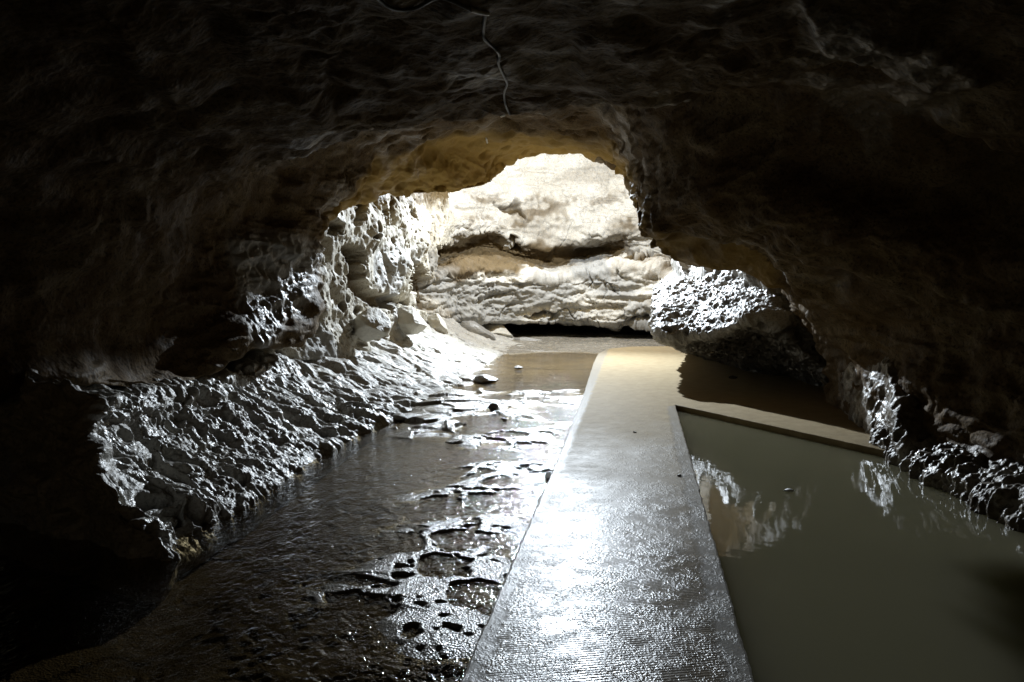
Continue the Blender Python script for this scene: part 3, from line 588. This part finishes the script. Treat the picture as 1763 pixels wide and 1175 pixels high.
S_(852, 584, -.02, 75, 38, .45, 3, mat_stone_pale, 'pale angular boulder at the foot of the chamber wall, beside the dark undercut', name='boulder', cat='boulder', rot=(0, .15, .2))
S_(838, 658, WL, 44, 16, .16, 5, mat_stone_grey, 'flat grey stone lying in the tan shallows beside the rock bank')
S_(848, 708, WL, 22, 17, .06, 7, mat_stone_dark, 'small dark brown block standing alone in mid stream', cuts=12, rough=.05)
S_(946, 826, WL, 18, 16, .10, 8, mat_stone_grey, 'broken grey chunk wedged against the left edge of the walkway')
S_(40, 1040, -.2, 130, 60, .22, 12, mat_stone_dark, 'dark brown wet rock at the near left edge of the stream', name='boulder', cat='boulder')
S_(893, 635, WL, 16, 6, .07, 10, mat_stone_dark, 'tiny dark pebble poking out of the tan shallows')
for q_ in ((640, 560, .95, 66, 62, .38, 21, 'rounded pale boulder on the crest of the rock bank under the dark hollow', 11.8),
           (705, 552, .85, 62, 48, .36, 22, 'blocky pale boulder on the crest of the rock bank, right of the dark hollow', 14.0),
           (752, 560, .55, 46, 40, .36, 23, 'smaller pale boulder leaning on the far crest of the rock bank', 16.5)):
    x, y, z = P(q_[0], q_[1], q_[8]); s = y / F
    tag(stone('boulder', (x, y, z), (q_[3] * s / 2, q_[5], q_[4] * s / 2), q_[6], mat_stone_pale, (0, .3, .3)), q_[7], 'boulder')
S_(822, 596, WL, 74, 46, .30, 24, mat_stone_grey, 'tilted flat grey brown slab leaning on the far end of the rock bank', name='slab', cat='slab', rot=(0, .62, .1), cuts=10)
S_(905, 590, WL, 60, 12, .30, 25, mat_stone_grey, 'low flat rock in front of the dark undercut of the chamber wall')
S_(790, 648, WL, 50, 12, .18, 26, mat_stone_grey, 'thin grey plate at the waterline left of the flat stone')
S_(700, 722, WL, 78, 14, .16, 27, mat_stone_grey, 'long low grey plate at the foot of the bank, nearest the small dark block')
S_(1357, 846, -.066, 18, 5, .03, 31, mat_foam, 'small white fleck of foam floating on the murky pool', name='foam', cat='foam', sub=3, rough=.4)
S_(1170, 820, .0, 9, 4, .015, 32, mat_stone_dark, 'thin dark chip of rock lying on the right edge of the walkway', name='pebble', cat='pebble', sub=3)
S_(1093, 745, .0, 7, 3, .015, 33, mat_stone_pale, 'small pale bit standing in for a white glint in the middle of the walkway', name='pebble', cat='pebble', sub=3)  # pale bit added in place of a white glint
S_(1262, 652, .0, 16, 7, .05, 34, mat_stone_dark, 'dark stone in the shadow on the floor behind the pool kerb', cat='stone', sub=4)
S_(868, 724, WL, 12, 6, .04, 35, mat_stone_dark, 'tiny dark stone just right of the small dark block in the stream', name='pebble', cat='pebble', sub=3)
# ------------------------------------------------------------------ conduit along the ceiling
bv = BVHTree.FromPolygons([tuple(v) for v in V2.reshape(-1, 3)[:0]] or [(0, 0, 0), (1, 0, 0), (0, 1, 0)], [(0, 1, 2)])
dg = bpy.context.evaluated_depsgraph_get(); bv = BVHTree.FromObject(tunnel, dg)
def on_roof(px_, py_, off=.03):
    t = Vector(P(px_, py_, 10)); o = Vector((0, 0, HC)); dr = (t - o).normalized()
    hit, nrm, idx, dist = bv.ray_cast(o, dr)
    if hit is None: return o + dr * 6
    return hit - dr * off
def tube(name, pts, r, mat, parent=None):
    cu = bpy.data.curves.new(name, 'CURVE'); cu.dimensions = '3D'; s = cu.splines.new('POLY'); s.points.add(len(pts) - 1)
    for q, p_ in zip(s.points, pts): q.co = (*p_, 1)
    cu.bevel_depth = r; cu.bevel_resolution = 3; cu.use_fill_caps = True
    o = bpy.data.objects.new(name, cu); C.objects.link(o)
    me = bpy.data.meshes.new_from_object(o.evaluated_get(bpy.context.evaluated_depsgraph_get()))
    bpy.data.objects.remove(o); me.name = name; me.materials.append(mat)
    for p_ in me.polygons: p_.use_smooth = True
    o = bpy.data.objects.new(name, me); C.objects.link(o); o.parent = parent; return o
def smooth_px(pts, n=8):
    A = np.array(pts, float)[:, None, :]
    return resample(A, (len(pts) - 1) * n + 1, 0, np.ones(len(pts) - 1))[:, 0, :]
def roofline(pts, off=.03):
    q = [on_roof(a, b, off) for a, b in smooth_px(pts)]
    A = np.array([p_[:] for p_ in q]); 
    for _ in range(3): A[1:-1] = (A[:-2] + A[1:-1] * 2 + A[2:]) / 4
    return [tuple(p_) for p_ in A]
base = bpy.data.objects.new('cable', None); C.objects.link(base); base.location = on_roof(838, 25)
tag(base, 'thin grey electric cable snaking down the middle of the dark cave roof', 'cable')
def part(o): o.parent = base; o.matrix_parent_inverse = base.matrix_world.inverted(); return o
bpy.context.view_layer.update()
part(tube('conduit', roofline([(640, -12), (665, 10), (690, 18), (720, 13), (748, -2), (768, -2), (795, 10), (812, 18)]), .008, mat_cable))
part(tube('metal_sleeve', roofline([(811, 17), (824, 21), (840, 24)], .035), .010, mat_clip))
part(tube('conduit', roofline([(836, 26), (833, 45), (833, 65), (842, 76), (852, 84), (860, 96), (858, 110), (868, 132), (873, 145), (868, 160), (870, 180), (878, 198)]), .008, mat_cable))
part(tube('clip', roofline([(863, 201), (870, 198)], .035), .014, mat_clip))
part(tube('clip', roofline([(837, 238), (839, 246)], .035), .014, mat_clip))
